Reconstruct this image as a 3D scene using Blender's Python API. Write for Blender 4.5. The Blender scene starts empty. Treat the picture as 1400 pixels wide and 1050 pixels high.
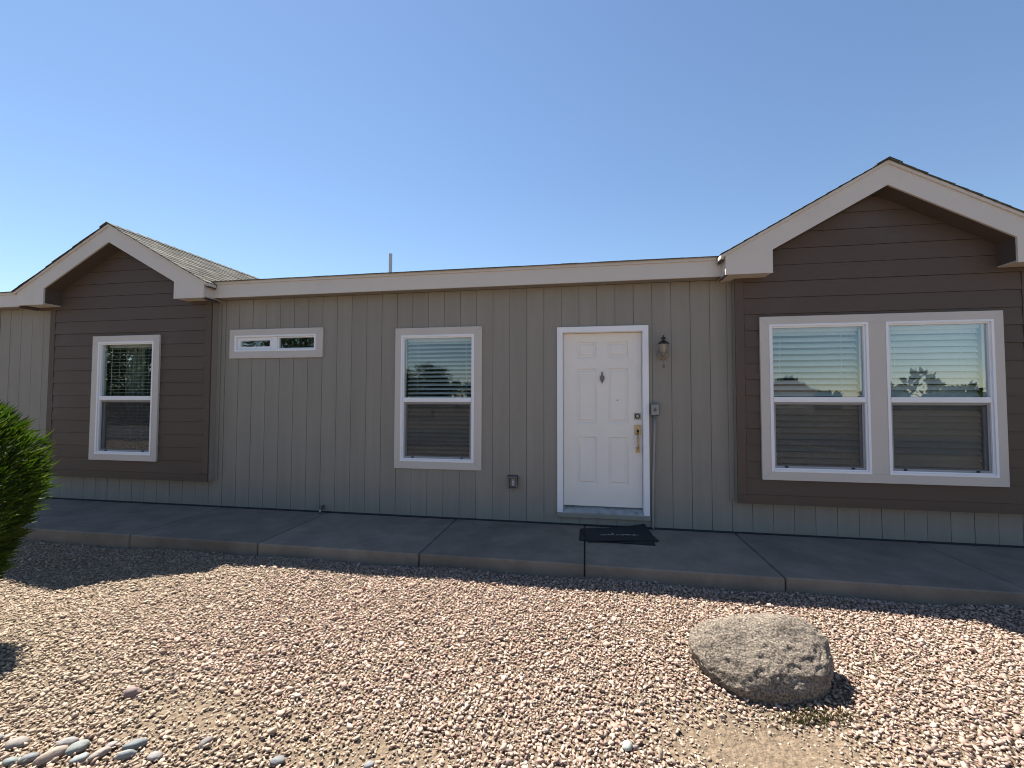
import bpy, bmesh, math, random
import numpy as np
from mathutils import Vector, Matrix, noise

random.seed(7)
RNG = np.random.default_rng(11)
S = bpy.context.scene
COL = S.collection

# ------------------------------------------------------------------ camera
def cam_axes(yaw, pitch, roll):
    cy, sy, cp, sp = math.cos(yaw), math.sin(yaw), math.cos(pitch), math.sin(pitch)
    f = Vector((-sy * cp, cy * cp, sp)); rt = Vector((cy, sy, 0)); up = rt.cross(f)
    c, s = math.cos(roll), math.sin(roll)
    return c * rt + s * up, -s * rt + c * up, f
cam_d = bpy.data.cameras.new('camera')
cam = bpy.data.objects.new('camera', cam_d); COL.objects.link(cam)
rt, up, fw = cam_axes(.16870, .03590, .00220)
M = Matrix(((rt.x, up.x, -fw.x, 2.304), (rt.y, up.y, -fw.y, -5.0084), (rt.z, up.z, -fw.z, 1.4271), (0, 0, 0, 1)))
cam.matrix_world = M
cam_d.sensor_width = 36; cam_d.lens = 588.02 / 1400 * 36
cam_d.clip_start = .05; cam_d.clip_end = 2000
S.camera = cam

# ------------------------------------------------------------------ light
SUN_TRAVEL = Vector((.455, -.41, -1)).normalized()
elev = math.asin(-SUN_TRAVEL.z)
azim = math.atan2(-SUN_TRAVEL.x, -SUN_TRAVEL.y)
W = bpy.data.worlds.new('World'); S.world = W; W.use_nodes = True
nt = W.node_tree
bg = nt.nodes['Background']
sky = nt.nodes.new('ShaderNodeTexSky'); sky.sky_type = 'NISHITA'; sky.sun_disc = False
sky.sun_elevation = elev; sky.sun_rotation = azim
sky.altitude = 400; sky.air_density = 1.2; sky.dust_density = .08; sky.ozone_density = 3.8
nt.links.new(sky.outputs[0], bg.inputs[0]); bg.inputs[1].default_value = .0535
sun_d = bpy.data.lights.new('sun', 'SUN'); sun_d.energy = 5; sun_d.angle = math.radians(.53); sun_d.color = (1, .955, .88)
sun = bpy.data.objects.new('sun', sun_d); COL.objects.link(sun)
sun.rotation_euler = SUN_TRAVEL.to_track_quat('-Z', 'Y').to_euler(); sun.location = (-8, 8, 14)
S.view_settings.view_transform = 'Standard'; S.view_settings.look = 'None'
S.view_settings.gamma = 1; S.view_settings.exposure = 1.5
S.view_settings.use_curve_mapping = False
S.cycles.filter_width = 1.05

# ------------------------------------------------------------------ materials
def mat(name, col, rough=.6, var=.08, scale=3.0, bump=0, bscale=60, stretch=(1, 1, 1), objvar=0, metal=0, spec=.4, coat=0,
        stain=None, stain_scale=1.2, stain_lo=.55, stain_hi=.7):
    m = bpy.data.materials.new(name); m.use_nodes = True
    n = m.node_tree.nodes; l = m.node_tree.links
    b = n['Principled BSDF']
    b.inputs['Roughness'].default_value = rough; b.inputs['Metallic'].default_value = metal
    b.inputs['Specular IOR Level'].default_value = spec
    tc = n.new('ShaderNodeTexCoord'); mp = n.new('ShaderNodeMapping'); mp.inputs['Scale'].default_value = stretch
    l.new(tc.outputs['Object'], mp.inputs[0])
    no = n.new('ShaderNodeTexNoise'); no.inputs['Scale'].default_value = scale; no.inputs['Detail'].default_value = 6
    l.new(mp.outputs[0], no.inputs['Vector'])
    r = n.new('ShaderNodeValToRGB')
    r.color_ramp.elements[0].position = .3; r.color_ramp.elements[1].position = .7
    r.color_ramp.elements[0].color = tuple(c * (1 - var) for c in col) + (1,)
    r.color_ramp.elements[1].color = tuple(c * (1 + var) for c in col) + (1,)
    l.new(no.outputs['Fac'], r.inputs[0])
    out = r.outputs[0]
    if stain:
        n2 = n.new('ShaderNodeTexNoise'); n2.inputs['Scale'].default_value = stain_scale; n2.inputs['Detail'].default_value = 8
        n2.inputs['Roughness'].default_value = .65
        l.new(tc.outputs['Object'], n2.inputs['Vector'])
        mr = n.new('ShaderNodeMapRange'); mr.inputs[1].default_value = stain_lo; mr.inputs[2].default_value = stain_hi
        l.new(n2.outputs['Fac'], mr.inputs[0])
        mx = n.new('ShaderNodeMix'); mx.data_type = 'RGBA'; mx.inputs[7].default_value = tuple(stain) + (1,)
        l.new(mr.outputs[0], mx.inputs[0]); l.new(out, mx.inputs[6]); out = mx.outputs[2]
    if objvar:
        oi = n.new('ShaderNodeObjectInfo'); mr = n.new('ShaderNodeMapRange')
        mr.inputs[3].default_value = 1 - objvar; mr.inputs[4].default_value = 1 + objvar
        l.new(oi.outputs['Random'], mr.inputs[0])
        vm = n.new('ShaderNodeVectorMath'); vm.operation = 'SCALE'
        l.new(out, vm.inputs[0]); l.new(mr.outputs[0], vm.inputs['Scale']); out = vm.outputs[0]
    l.new(out, b.inputs['Base Color'])
    if bump:
        nb = n.new('ShaderNodeTexNoise'); nb.inputs['Scale'].default_value = bscale; nb.inputs['Detail'].default_value = 5
        l.new(mp.outputs[0], nb.inputs['Vector'])
        bp = n.new('ShaderNodeBump'); bp.inputs['Strength'].default_value = bump; bp.inputs['Distance'].default_value = .02
        l.new(nb.outputs['Fac'], bp.inputs['Height']); l.new(bp.outputs[0], b.inputs['Normal'])
    return m

def attr_mat(name, attr, rough=.85, var=.12, scale=90, bump=.3, spec=.25):
    m = bpy.data.materials.new(name); m.use_nodes = True
    n = m.node_tree.nodes; l = m.node_tree.links; b = n['Principled BSDF']
    b.inputs['Roughness'].default_value = rough; b.inputs['Specular IOR Level'].default_value = spec
    a = n.new('ShaderNodeAttribute'); a.attribute_name = attr
    tc = n.new('ShaderNodeTexCoord'); no = n.new('ShaderNodeTexNoise'); no.inputs['Scale'].default_value = scale; no.inputs['Detail'].default_value = 4
    l.new(tc.outputs['Object'], no.inputs['Vector'])
    mr = n.new('ShaderNodeMapRange'); mr.inputs[1].default_value = .3; mr.inputs[2].default_value = .7
    mr.inputs[3].default_value = 1 - var; mr.inputs[4].default_value = 1 + var
    l.new(no.outputs['Fac'], mr.inputs[0])
    vm = n.new('ShaderNodeVectorMath'); vm.operation = 'SCALE'
    l.new(a.outputs['Color'], vm.inputs[0]); l.new(mr.outputs[0], vm.inputs['Scale']); l.new(vm.outputs[0], b.inputs['Base Color'])
    if bump:
        bp = n.new('ShaderNodeBump'); bp.inputs['Strength'].default_value = bump; bp.inputs['Distance'].default_value = .004
        l.new(no.outputs['Fac'], bp.inputs['Height']); l.new(bp.outputs[0], b.inputs['Normal'])
    return m

def glass_mat(name, tint, f0, fmax, rough=.0):
    m = bpy.data.materials.new(name); m.use_nodes = True
    n = m.node_tree.nodes; l = m.node_tree.links; n.remove(n['Principled BSDF'])
    o = n['Material Output']; t = n.new('ShaderNodeBsdfTransparent'); t.inputs[0].default_value = tint + (1,)
    g = n.new('ShaderNodeBsdfGlossy'); g.inputs['Roughness'].default_value = rough; g.inputs[0].default_value = (.93, .97, 1, 1)
    lw = n.new('ShaderNodeLayerWeight'); lw.inputs[0].default_value = .35
    mr = n.new('ShaderNodeMapRange'); mr.inputs[3].default_value = f0; mr.inputs[4].default_value = fmax
    l.new(lw.outputs['Facing'], mr.inputs[0])
    tc = n.new('ShaderNodeTexCoord'); no = n.new('ShaderNodeTexNoise'); no.inputs['Scale'].default_value = 2.2; no.inputs['Detail'].default_value = 1
    l.new(tc.outputs['Object'], no.inputs['Vector'])
    bp = n.new('ShaderNodeBump'); bp.inputs['Strength'].default_value = .02; bp.inputs['Distance'].default_value = .03
    l.new(no.outputs['Fac'], bp.inputs['Height']); l.new(bp.outputs[0], g.inputs['Normal'])
    mx = n.new('ShaderNodeMixShader')
    l.new(mr.outputs[0], mx.inputs[0]); l.new(t.outputs[0], mx.inputs[1]); l.new(g.outputs[0], mx.inputs[2]); l.new(mx.outputs[0], o.inputs[0])
    return m

def screen_mat():
    m = bpy.data.materials.new('insect_screen'); m.use_nodes = True
    n = m.node_tree.nodes; l = m.node_tree.links; n.remove(n['Principled BSDF'])
    o = n['Material Output']; t = n.new('ShaderNodeBsdfTransparent'); d = n.new('ShaderNodeBsdfDiffuse')
    d.inputs[0].default_value = (.08, .078, .074, 1)
    tc = n.new('ShaderNodeTexCoord'); no = n.new('ShaderNodeTexNoise'); no.inputs['Scale'].default_value = 4
    l.new(tc.outputs['Object'], no.inputs['Vector'])
    mr = n.new('ShaderNodeMapRange'); mr.inputs[3].default_value = .33; mr.inputs[4].default_value = .39
    l.new(no.outputs['Fac'], mr.inputs[0])
    mx = n.new('ShaderNodeMixShader')
    l.new(mr.outputs[0], mx.inputs[0]); l.new(t.outputs[0], mx.inputs[1]); l.new(d.outputs[0], mx.inputs[2]); l.new(mx.outputs[0], o.inputs[0])
    return m

def leaf_mat(name, col, trans):
    m = mat(name, col, rough=.6, var=.3, scale=9, spec=.2, objvar=0)
    n = m.node_tree.nodes; l = m.node_tree.links; b = n['Principled BSDF']; o = n['Material Output']
    a = n.new('ShaderNodeAttribute'); a.attribute_name = 'tint'
    vm = n.new('ShaderNodeVectorMath'); vm.operation = 'MULTIPLY'
    src = b.inputs['Base Color'].links[0].from_socket
    l.new(src, vm.inputs[0]); l.new(a.outputs['Color'], vm.inputs[1]); l.new(vm.outputs[0], b.inputs['Base Color'])
    t = n.new('ShaderNodeBsdfTranslucent')
    v2 = n.new('ShaderNodeVectorMath'); v2.operation = 'MULTIPLY'; v2.inputs[1].default_value = trans
    l.new(vm.outputs[0], v2.inputs[0]); l.new(v2.outputs[0], t.inputs[0])
    mx = n.new('ShaderNodeMixShader'); mx.inputs[0].default_value = .3
    l.new(b.outputs[0], mx.inputs[1]); l.new(t.outputs[0], mx.inputs[2]); l.new(mx.outputs[0], o.inputs[0])
    return m

MT = dict(
    siding=mat('siding_paint', (.258, .236, .200), .62, .06, 8, .16, 26, (1, 1, .07), objvar=.03, stain=(.235, .215, .182), stain_scale=.9, stain_lo=.58, stain_hi=.8),
    backing=mat('siding_groove', (.15, .138, .12), .8),
    brown=mat('brown_paint', (.088, .061, .0455), .58, .05, 1.6, .12, 22, (.15, 1, 1), objvar=.05, stain=(.11, .09, .08), stain_scale=1.1, stain_lo=.58, stain_hi=.8),
    brown_dark=mat('brown_soffit', (.085, .065, .055), .7, .05),
    fascia=mat('fascia_paint', (.60, .55, .50), .55, .035, 1.5, .06, 30, (.2, 1, 1), stain=(.55, .50, .465), stain_scale=1.5, stain_lo=.55, stain_hi=.8),
    cream=mat('soffit_cream', (.50, .46, .40), .65, .04),
    trim=mat('trim_paint', (.54, .495, .455), .5, .03, 2, .05, 40),
    vinyl=mat('white_vinyl', (.80, .80, .82), .35, .015),
    casing=mat('white_casing', (.80, .80, .82), .4, .02),
    door=mat('door_paint', (.79, .75, .695), .42, .02, 2.5, .03, 60, stain=(.66, .64, .6), stain_scale=2, stain_lo=.6, stain_hi=.8),
    slat=mat('blind_slat', (.80, .81, .79), .45, .03),
    curtain=mat('curtain', (.36, .40, .34), .9, .1),
    interior=mat('interior_wall', (.22, .21, .2), .9, .05),
    glass=glass_mat('window_glass', (.90, .93, .92), .062, .62),
    screen=screen_mat(),
    screen_frame=mat('screen_frame', (.30, .30, .31), .5),
    shingle=mat('shingle', (.088, .084, .070), .95, .45, 38, .6, 140, objvar=.55, spec=.15),
    deck=mat('roof_felt', (.09, .085, .08), .95, .2, 40),
    concrete=mat('concrete', (.235, .192, .15), .85, .12, 3.5, .15, 120, (1, 1, 1), objvar=.07, stain=(.165, .134, .105), stain_scale=2.1, stain_lo=.42, stain_hi=.66),
    pvc=mat('vent_pipe', (.62, .62, .6), .5, .05),
    brass=mat('brass', (.42, .33, .20), .38, .1, 20, metal=.85),
    nickel=mat('nickel', (.36, .35, .33), .35, .1, 20, metal=.85),
    bronze=mat('bronze', (.055, .048, .04), .42, .15, 20, metal=.6),
    pewter=mat('pewter', (.22, .195, .165), .5, .15, 30, metal=.5),
    frost=mat('lamp_glass', (.30, .265, .215), .25, .05, spec=.6),
    dark=mat('dark_rubber', (.016, .017, .02), .85, .2, 60, .3, 300),
    matink=mat('mat_lettering', (.40, .40, .39), .8, .1),
    grey_metal=mat('grey_metal', (.13, .135, .14), .45, .1, 12, metal=.3),
    conduit=mat('conduit', (.26, .26, .26), .45, .08, 12, metal=.4),
    outlet_white=mat('outlet_white', (.5, .5, .48), .4),
    threshold=mat('threshold', (.36, .37, .38), .5, .2, 14, metal=.3, stain=(.16, .15, .14), stain_scale=9),
    ground=mat('ground_soil', (.165, .12, .079), .95, .4, 34, 1.0, 60, stain=(.105, .074, .048), stain_scale=3.2),
    gravel=attr_mat('gravel_stone', 'stone'),
    boulder=None, asphalt=mat('asphalt', (.06, .06, .062), .9, .2, 30),
    house_far=mat('stucco', (.50, .45, .36), .9, .06), roof_far=mat('far_roof', (.16, .13, .11), .9, .15),
    window_far=mat('far_window', (.05, .06, .07), .2), bark=mat('bark', (.13, .10, .075), .95, .25, 12, .6, 40),
    moss=mat('moss', (.10, .095, .03), .95, .4, 60),
    leaf=leaf_mat('shrub_leaf', (.037, .068, .008), (1.3, 1.4, .6)), leaf_far=leaf_mat('tree_leaf', (.025, .036, .015), (1.1, 1.2, .8)),
    base_gap=mat('base_gap_strip', (.03, .03, .032), .8),  # near-black colour imitating the dark gap at the wall foot
)
# granite boulder: two scales of speckle, lichen patches and pits
def boulder_mat():
    m = bpy.data.materials.new('granite'); m.use_nodes = True
    n = m.node_tree.nodes; l = m.node_tree.links; b = n['Principled BSDF']
    b.inputs['Roughness'].default_value = .92; b.inputs['Specular IOR Level'].default_value = .2
    tc = n.new('ShaderNodeTexCoord')
    def nz(s, d=6, r=.6):
        q = n.new('ShaderNodeTexNoise'); q.inputs['Scale'].default_value = s; q.inputs['Detail'].default_value = d; q.inputs['Roughness'].default_value = r
        l.new(tc.outputs['Object'], q.inputs['Vector']); return q
    def ramp(src, stops):
        r = n.new('ShaderNodeValToRGB'); e = r.color_ramp.elements
        while len(e) < len(stops): e.new(.5)
        for k, (p, c) in enumerate(stops): e[k].position = p; e[k].color = tuple(c) + (1,)
        l.new(src, r.inputs[0]); return r
    def mix(f, a, c):
        x = n.new('ShaderNodeMix'); x.data_type = 'RGBA'
        if isinstance(f, float): x.inputs[0].default_value = f
        else: l.new(f, x.inputs[0])
        for s, i in ((a, 6), (c, 7)):
            if isinstance(s, tuple): x.inputs[i].default_value = s + (1,)
            else: l.new(s, x.inputs[i])
        return x.outputs[2]
    base = ramp(nz(3.5).outputs['Fac'], [(.3, (.165, .137, .11)), (.5, (.26, .217, .174)), (.72, (.35, .292, .232))])
    spk = ramp(nz(95, 3).outputs['Fac'], [(.36, (.32, .32, .32)), (.5, (1, 1, 1)), (.64, (1.65, 1.6, 1.52))])
    x = n.new('ShaderNodeMix'); x.data_type = 'RGBA'; x.blend_type = 'MULTIPLY'; x.inputs[0].default_value = .9
    l.new(base.outputs[0], x.inputs[6]); l.new(spk.outputs[0], x.inputs[7])
    c = x.outputs[2]
    lich = ramp(nz(6, 7, .7).outputs['Fac'], [(.58, (0, 0, 0)), (.72, (1, 1, 1))])
    c = mix(lich.outputs[0], c, (.11, .098, .086))
    pale = ramp(nz(17, 5, .7).outputs['Fac'], [(.64, (0, 0, 0)), (.74, (1, 1, 1))])
    c = mix(pale.outputs[0], c, (.46, .40, .34))
    l.new(c, b.inputs['Base Color'])
    h1 = nz(38, 8, .7); bp = n.new('ShaderNodeBump'); bp.inputs['Strength'].default_value = 1.0; bp.inputs['Distance'].default_value = .04
    l.new(h1.outputs['Fac'], bp.inputs['Height']); l.new(bp.outputs[0], b.inputs['Normal'])
    return m
MT['boulder'] = boulder_mat()

# ------------------------------------------------------------------ mesh helpers
class MB:
    def __init__(s): s.v = []; s.f = []; s.sm = False
    def quadbox(s, p):
        b = len(s.v); s.v += [tuple(q) for q in p]
        s.f += [tuple(b + i for i in q) for q in ((0, 3, 2, 1), (4, 5, 6, 7), (0, 1, 5, 4), (1, 2, 6, 5), (2, 3, 7, 6), (3, 0, 4, 7))]
        return s
    def box(s, x0, x1, y0, y1, z0, z1):
        return s.quadbox([(x0, y0, z0), (x1, y0, z0), (x1, y1, z0), (x0, y1, z0), (x0, y0, z1), (x1, y0, z1), (x1, y1, z1), (x0, y1, z1)])
    def prism(s, poly, y0, y1):                    # polygon in x,z (counter-clockwise seen from -y), extruded along y
        b = len(s.v); n = len(poly)
        s.v += [(x, y0, z) for x, z in poly] + [(x, y1, z) for x, z in poly]
        s.f.append(tuple(range(b, b + n))); s.f.append(tuple(range(b + 2 * n - 1, b + n - 1, -1)))
        for i in range(n):
            j = (i + 1) % n; s.f.append((b + j, b + i, b + n + i, b + n + j))
        return s
    def tube(s, path, r, n=8, caps=True):
        P = [Vector(p) for p in path]; b = len(s.v); R = r if isinstance(r, (list, tuple)) else [r] * len(P)
        for i, p in enumerate(P):
            d = (P[min(i + 1, len(P) - 1)] - P[max(i - 1, 0)]).normalized()
            u = d.cross(Vector((0, 0, 1)) if abs(d.z) < .9 else Vector((1, 0, 0))).normalized(); w = d.cross(u)
            for k in range(n):
                a = 2 * math.pi * k / n; s.v.append(tuple(p + R[i] * (math.cos(a) * u + math.sin(a) * w)))
        for i in range(len(P) - 1):
            for k in range(n):
                k2 = (k + 1) % n; s.f.append((b + i * n + k, b + i * n + k2, b + (i + 1) * n + k2, b + (i + 1) * n + k))
        if caps:
            s.f.append(tuple(b + k for k in range(n - 1, -1, -1))); s.f.append(tuple(b + (len(P) - 1) * n + k for k in range(n)))
        return s
    def lathe(s, prof, c, n=16, axis='z'):         # prof: (radius, height) pairs
        b = len(s.v); c = Vector(c)
        for r, h in prof:
            for k in range(n):
                a = 2 * math.pi * k / n
                q = Vector((r * math.cos(a), r * math.sin(a), h)) if axis == 'z' else Vector((r * math.cos(a), -h, r * math.sin(a)))
                s.v.append(tuple(c + q))
        for i in range(len(prof) - 1):
            for k in range(n):
                k2 = (k + 1) % n; s.f.append((b + i * n + k, b + i * n + k2, b + (i + 1) * n + k2, b + (i + 1) * n + k))
        s.f.append(tuple(b + k for k in range(n - 1, -1, -1))); s.f.append(tuple(b + (len(prof) - 1) * n + k for k in range(n)))
        return s
    def build(s, name, m, parent=None, smooth=False, bevel=0, fix=True, weld=0):
        me = bpy.data.meshes.new(name); me.from_pydata(s.v, [], s.f)
        if fix or bevel:
            bm = bmesh.new(); bm.from_mesh(me)
            if weld: bmesh.ops.remove_doubles(bm, verts=bm.verts, dist=weld)
            bmesh.ops.recalc_face_normals(bm, faces=bm.faces)
            if bevel:
                ed = [e for e in bm.edges if len(e.link_faces) == 2 and e.calc_face_angle(0) > .6]
                bmesh.ops.bevel(bm, geom=ed, offset=bevel, segments=1, affect='EDGES', profile=.5)
            bm.to_mesh(me); bm.free()
        if smooth:
            for p in me.polygons: p.use_smooth = True
        me.materials.append(m)
        o = bpy.data.objects.new(name, me); COL.objects.link(o)
        if parent: o.parent = parent
        return o
def thing(name, label, cat, loc=(0, 0, 0), group=None):
    o = bpy.data.objects.new(name, None); COL.objects.link(o); o.location = loc; o.empty_display_size = .2
    o['label'] = label; o['category'] = cat
    if group: o['group'] = group
    return o
def tag(o, label=None, cat=None, group=None, kind=None):
    for k, v in (('label', label), ('category', cat), ('group', group), ('kind', kind)):
        if v: o[k] = v
    return o
def rects(x0, x1, z0, z1, holes):                  # rectangle minus holes -> list of rectangles
    xs = sorted({x0, x1, *[min(max(h[i], x0), x1) for h in holes for i in (0, 1)]})
    out = []
    for a, b in zip(xs[:-1], xs[1:]):
        if b - a < 1e-5: continue
        m = (a + b) / 2; cuts = sorted((h[2], h[3]) for h in holes if h[0] < m < h[1])
        z = z0
        for c0, c1 in cuts:
            if c0 > z + 1e-5: out.append((a, b, z, min(c0, z1)))
            z = max(z, c1)
        if z < z1 - 1e-5: out.append((a, b, z, z1))
    return out

def pieces(x0, x1, z0, z1, holes):                 # rectangle minus holes -> separate outlines (notched where a hole bites into one side)
    hs = [(max(h[0], x0), min(h[1], x1), max(h[2], z0), min(h[3], z1)) for h in holes if h[0] < x1 and h[1] > x0 and h[2] < z1 and h[3] > z0]
    if not hs: return [[(x0, z0), (x1, z0), (x1, z1), (x0, z1)]]
    h = hs[0]; L, Rr, Bt, T = h[0] <= x0 + 1e-6, h[1] >= x1 - 1e-6, h[2] <= z0 + 1e-6, h[3] >= z1 - 1e-6
    rc = lambda a, b, c, d: [(a, c), (b, c), (b, d), (a, d)]
    out = []
    if L and Rr:
        if not Bt: out.append(rc(x0, x1, z0, h[2]))
        if not T: out.append(rc(x0, x1, h[3], z1))
    elif Bt and T:
        if not L: out.append(rc(x0, h[0], z0, z1))
        if not Rr: out.append(rc(h[1], x1, z0, z1))
    elif Rr:
        P = [(x0, z0)] + ([(h[0], z0), (h[0], h[3])] if Bt else [(x1, z0), (x1, h[2]), (h[0], h[2])] + ([] if T else [(h[0], h[3])]))
        P += [(h[0], z1)] if T else [(x1, h[3]), (x1, z1)]
        out.append(P + [(x0, z1)])
    elif L:
        P = ([(h[1], z0)] if Bt else [(x0, z0)]) + [(x1, z0), (x1, z1)]
        P += [(h[1], z1)] if T else [(x0, z1), (x0, h[3]), (h[1], h[3])]
        if not Bt: P += ([(h[1], h[2])] if True else []) + [(x0, h[2])]
        elif not T: pass
        out.append(P)
    elif T: out.append([(x0, z0), (x1, z0), (x1, z1), (h[1], z1), (h[1], h[2]), (h[0], h[2]), (h[0], z1), (x0, z1)])
    elif Bt: out.append([(x0, z0), (h[0], z0), (h[0], h[3]), (h[1], h[3]), (h[1], z0), (x1, z0), (x1, z1), (x0, z1)])
    return out
def yprism(mb, poly, fy, y1):
    b = len(mb.v); n = len(poly)
    mb.v += [(x, fy(z), z) for x, z in poly] + [(x, y1, z) for x, z in poly]
    mb.f.append(tuple(range(b, b + n))); mb.f.append(tuple(range(b + 2 * n - 1, b + n - 1, -1)))
    for i in range(n):
        j = (i + 1) % n; mb.f.append((b + j, b + i, b + n + i, b + n + j))
    return mb
# ------------------------------------------------------------------ terrain
def sstep(a, b, x):
    t = np.clip((x - a) / (b - a), 0, 1); return t * t * (3 - 2 * t)
def ground_z(x, y):
    x = np.asarray(x, float); y = np.asarray(y, float)
    z = -.112 - .05 * (1 - sstep(-3.6, -.6, x)) * sstep(1.0, 1.6, -y) - .085 * (1 - sstep(-2.6, .2, x)) * sstep(1.1, 2.1, -y)
    z = z - .03 * sstep(1.4, 3.2, -y) * sstep(-1, 1, x)
    z = z + .012 * np.sin(1.7 * x + .6) * np.sin(1.3 * y) * sstep(1.2, 2, -y) + .006 * np.sin(4.1 * x + 2.2 * y)
    z = z - .025 * np.exp(-((y + 1.19) / .05) ** 2) * (.6 + .4 * np.sin(3.1 * x) * np.sin(1.3 * x + 1))
    z = z - .055 * np.exp(-(((x - 3.22) / .45) ** 2 + ((y + 2.74) / .26) ** 2))      # hollow in front of the boulder
    return z
xs = np.concatenate([[-1200, -600, -300, -150, -80, -40, -22, -14], np.arange(-10, 11.01, .1), [14, 22, 40, 80, 150, 300, 600, 1200]])
ys = np.concatenate([[-900, -600, -300, -150, -80, -40, -22, -14, -10, -8], np.arange(-6.5, -1.55, .1), np.arange(-1.5, -1.0, .03), np.arange(-.9, .51, .1), [1, 3, 8, 14, 22, 40, 80, 150, 300, 600]])
X, Y = np.meshgrid(xs, ys); Z = ground_z(np.clip(X, -10, 11), np.clip(Y, -6.5, 2))
nx, ny = len(xs), len(ys)
vv = np.stack([X, Y, Z], -1).reshape(-1, 3)
ff = [(j * nx + i, j * nx + i + 1, (j + 1) * nx + i + 1, (j + 1) * nx + i) for j in range(ny - 1) for i in range(nx - 1)]
g = MB(); g.v = [tuple(q) for q in vv]; g.f = ff
gr = g.build('ground', MT['ground'], smooth=True, fix=False); gr['kind'] = 'structure'
road = MB().box(-120, 120, -15.5, -9.5, -.3, -.13).build('road', MT['asphalt']); road['kind'] = 'structure'

# ------------------------------------------------------------------ sidewalk
walk = bpy.data.objects.new('sidewalk', None); COL.objects.link(walk); walk['kind'] = 'structure'
jo = [-8.8, -7.2, -5.6, -4.0, -2.41, -.9, .78, 2.293, 3.885, 5.59, 7.2, 8.8]
for a, b in zip(jo[:-1], jo[1:]):
    MB().box(a + .005, b - .005, -1.18 + random.uniform(-.004, .004), -.012, -.3, random.uniform(-.002, .002)).build('concrete_slab', MT['concrete'], walk, bevel=.009)

# ------------------------------------------------------------------ house
house = thing('house', 'long taupe boarded single storey house with two brown gabled bays', 'house')
G = .2032
BAYC = [(-3.97, -5.19, -2.55), (5.23, 3.883, 6.56)]         # centre, left and right edge of each bay
BAYY, BAYZ = -.11, .352
WIN = dict(w1=(-4.41, -3.322, .592, 2.286), w2=(-2.359, -1.0, 1.962, 2.344), w3=(-.012, 1.088, .586, 2.303), w4=(4.115, 6.289, .602, 2.299))
def inset(r, d): return (r[0] + d, r[1] - d, r[2] + d, r[3] - d)
DOOR = (1.984, 3.004, .09, 2.265)
front_holes = [inset(WIN['w2'], .05), inset(WIN['w3'], .05), inset(DOOR, .03)] + [(b[1] + .02, b[2] - .02, BAYZ + .01, 2.8) for b in BAYC]
TOPZ = 2.744
# boards: 8 inch strips between recessed grooves
for k in range(-42, 45):
    gw = random.choice((.0018, .0024, .003)); x0, x1 = k * G + gw, (k + 1) * G - gw
    if abs(x0 + 6.215) < .12: x0 += .012
    y = random.uniform(-.0012, .0012)
    for poly in pieces(x0, x1, .016, TOPZ, front_holes):
        MB().prism(poly, y, .0125).build('siding_board', MT['siding'], house)
mb = MB()
for r in rects(-8.6, 9.2, -.02, TOPZ, front_holes): mb.box(r[0], r[1], .006, .11, r[2], r[3])
mb.box(-8.6, -8.49, .11, 8.4, 0, TOPZ); mb.box(9.09, 9.2, .11, 8.4, 0, TOPZ); mb.box(-8.6, 9.2, 8.4, 8.5, 0, TOPZ)
mb.build('sheathing', MT['backing'], house)
MB().box(-8.55, 9.15, -.003, .006, -.01, .013).build('base_gap_strip', MT['base_gap'], house)  # dark gap below the boards, its darkness put into this strip's colour
mb = MB().box(-8.48, 9.08, .12, 8.39, .06, .09).box(-8.48, 9.08, .12, 8.39, 2.70, 2.73).box(-8.48, 9.08, 3.6, 3.7, .1, 2.69)
mb.box(-2.7, -2.6, .13, 3.59, .1, 2.69).box(1.6, 1.7, .13, 3.59, .1, 2.69).box(3.5, 3.6, .13, 3.59, .1, 2.69)
mb.build('interior', MT['interior'], house)
# trim strips of the wall beside each bay
for c, a, b in BAYC:
    for s, x in ((-1, a), (1, b)):
        w = .05
        q = MB().box(min(x + s * .001, x + s * w), max(x + s * .001, x + s * w), -.016, -.003, BAYZ + .005, TOPZ)
        q.build('corner_trim', MT['siding'], house)

# gable and eave profile
SL = .556
def rake(c, ztop, hw):                              # z of the gable top edge
    return lambda x: ztop - SL * abs(x - c)
GY, MY = -.32, -.17
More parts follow.
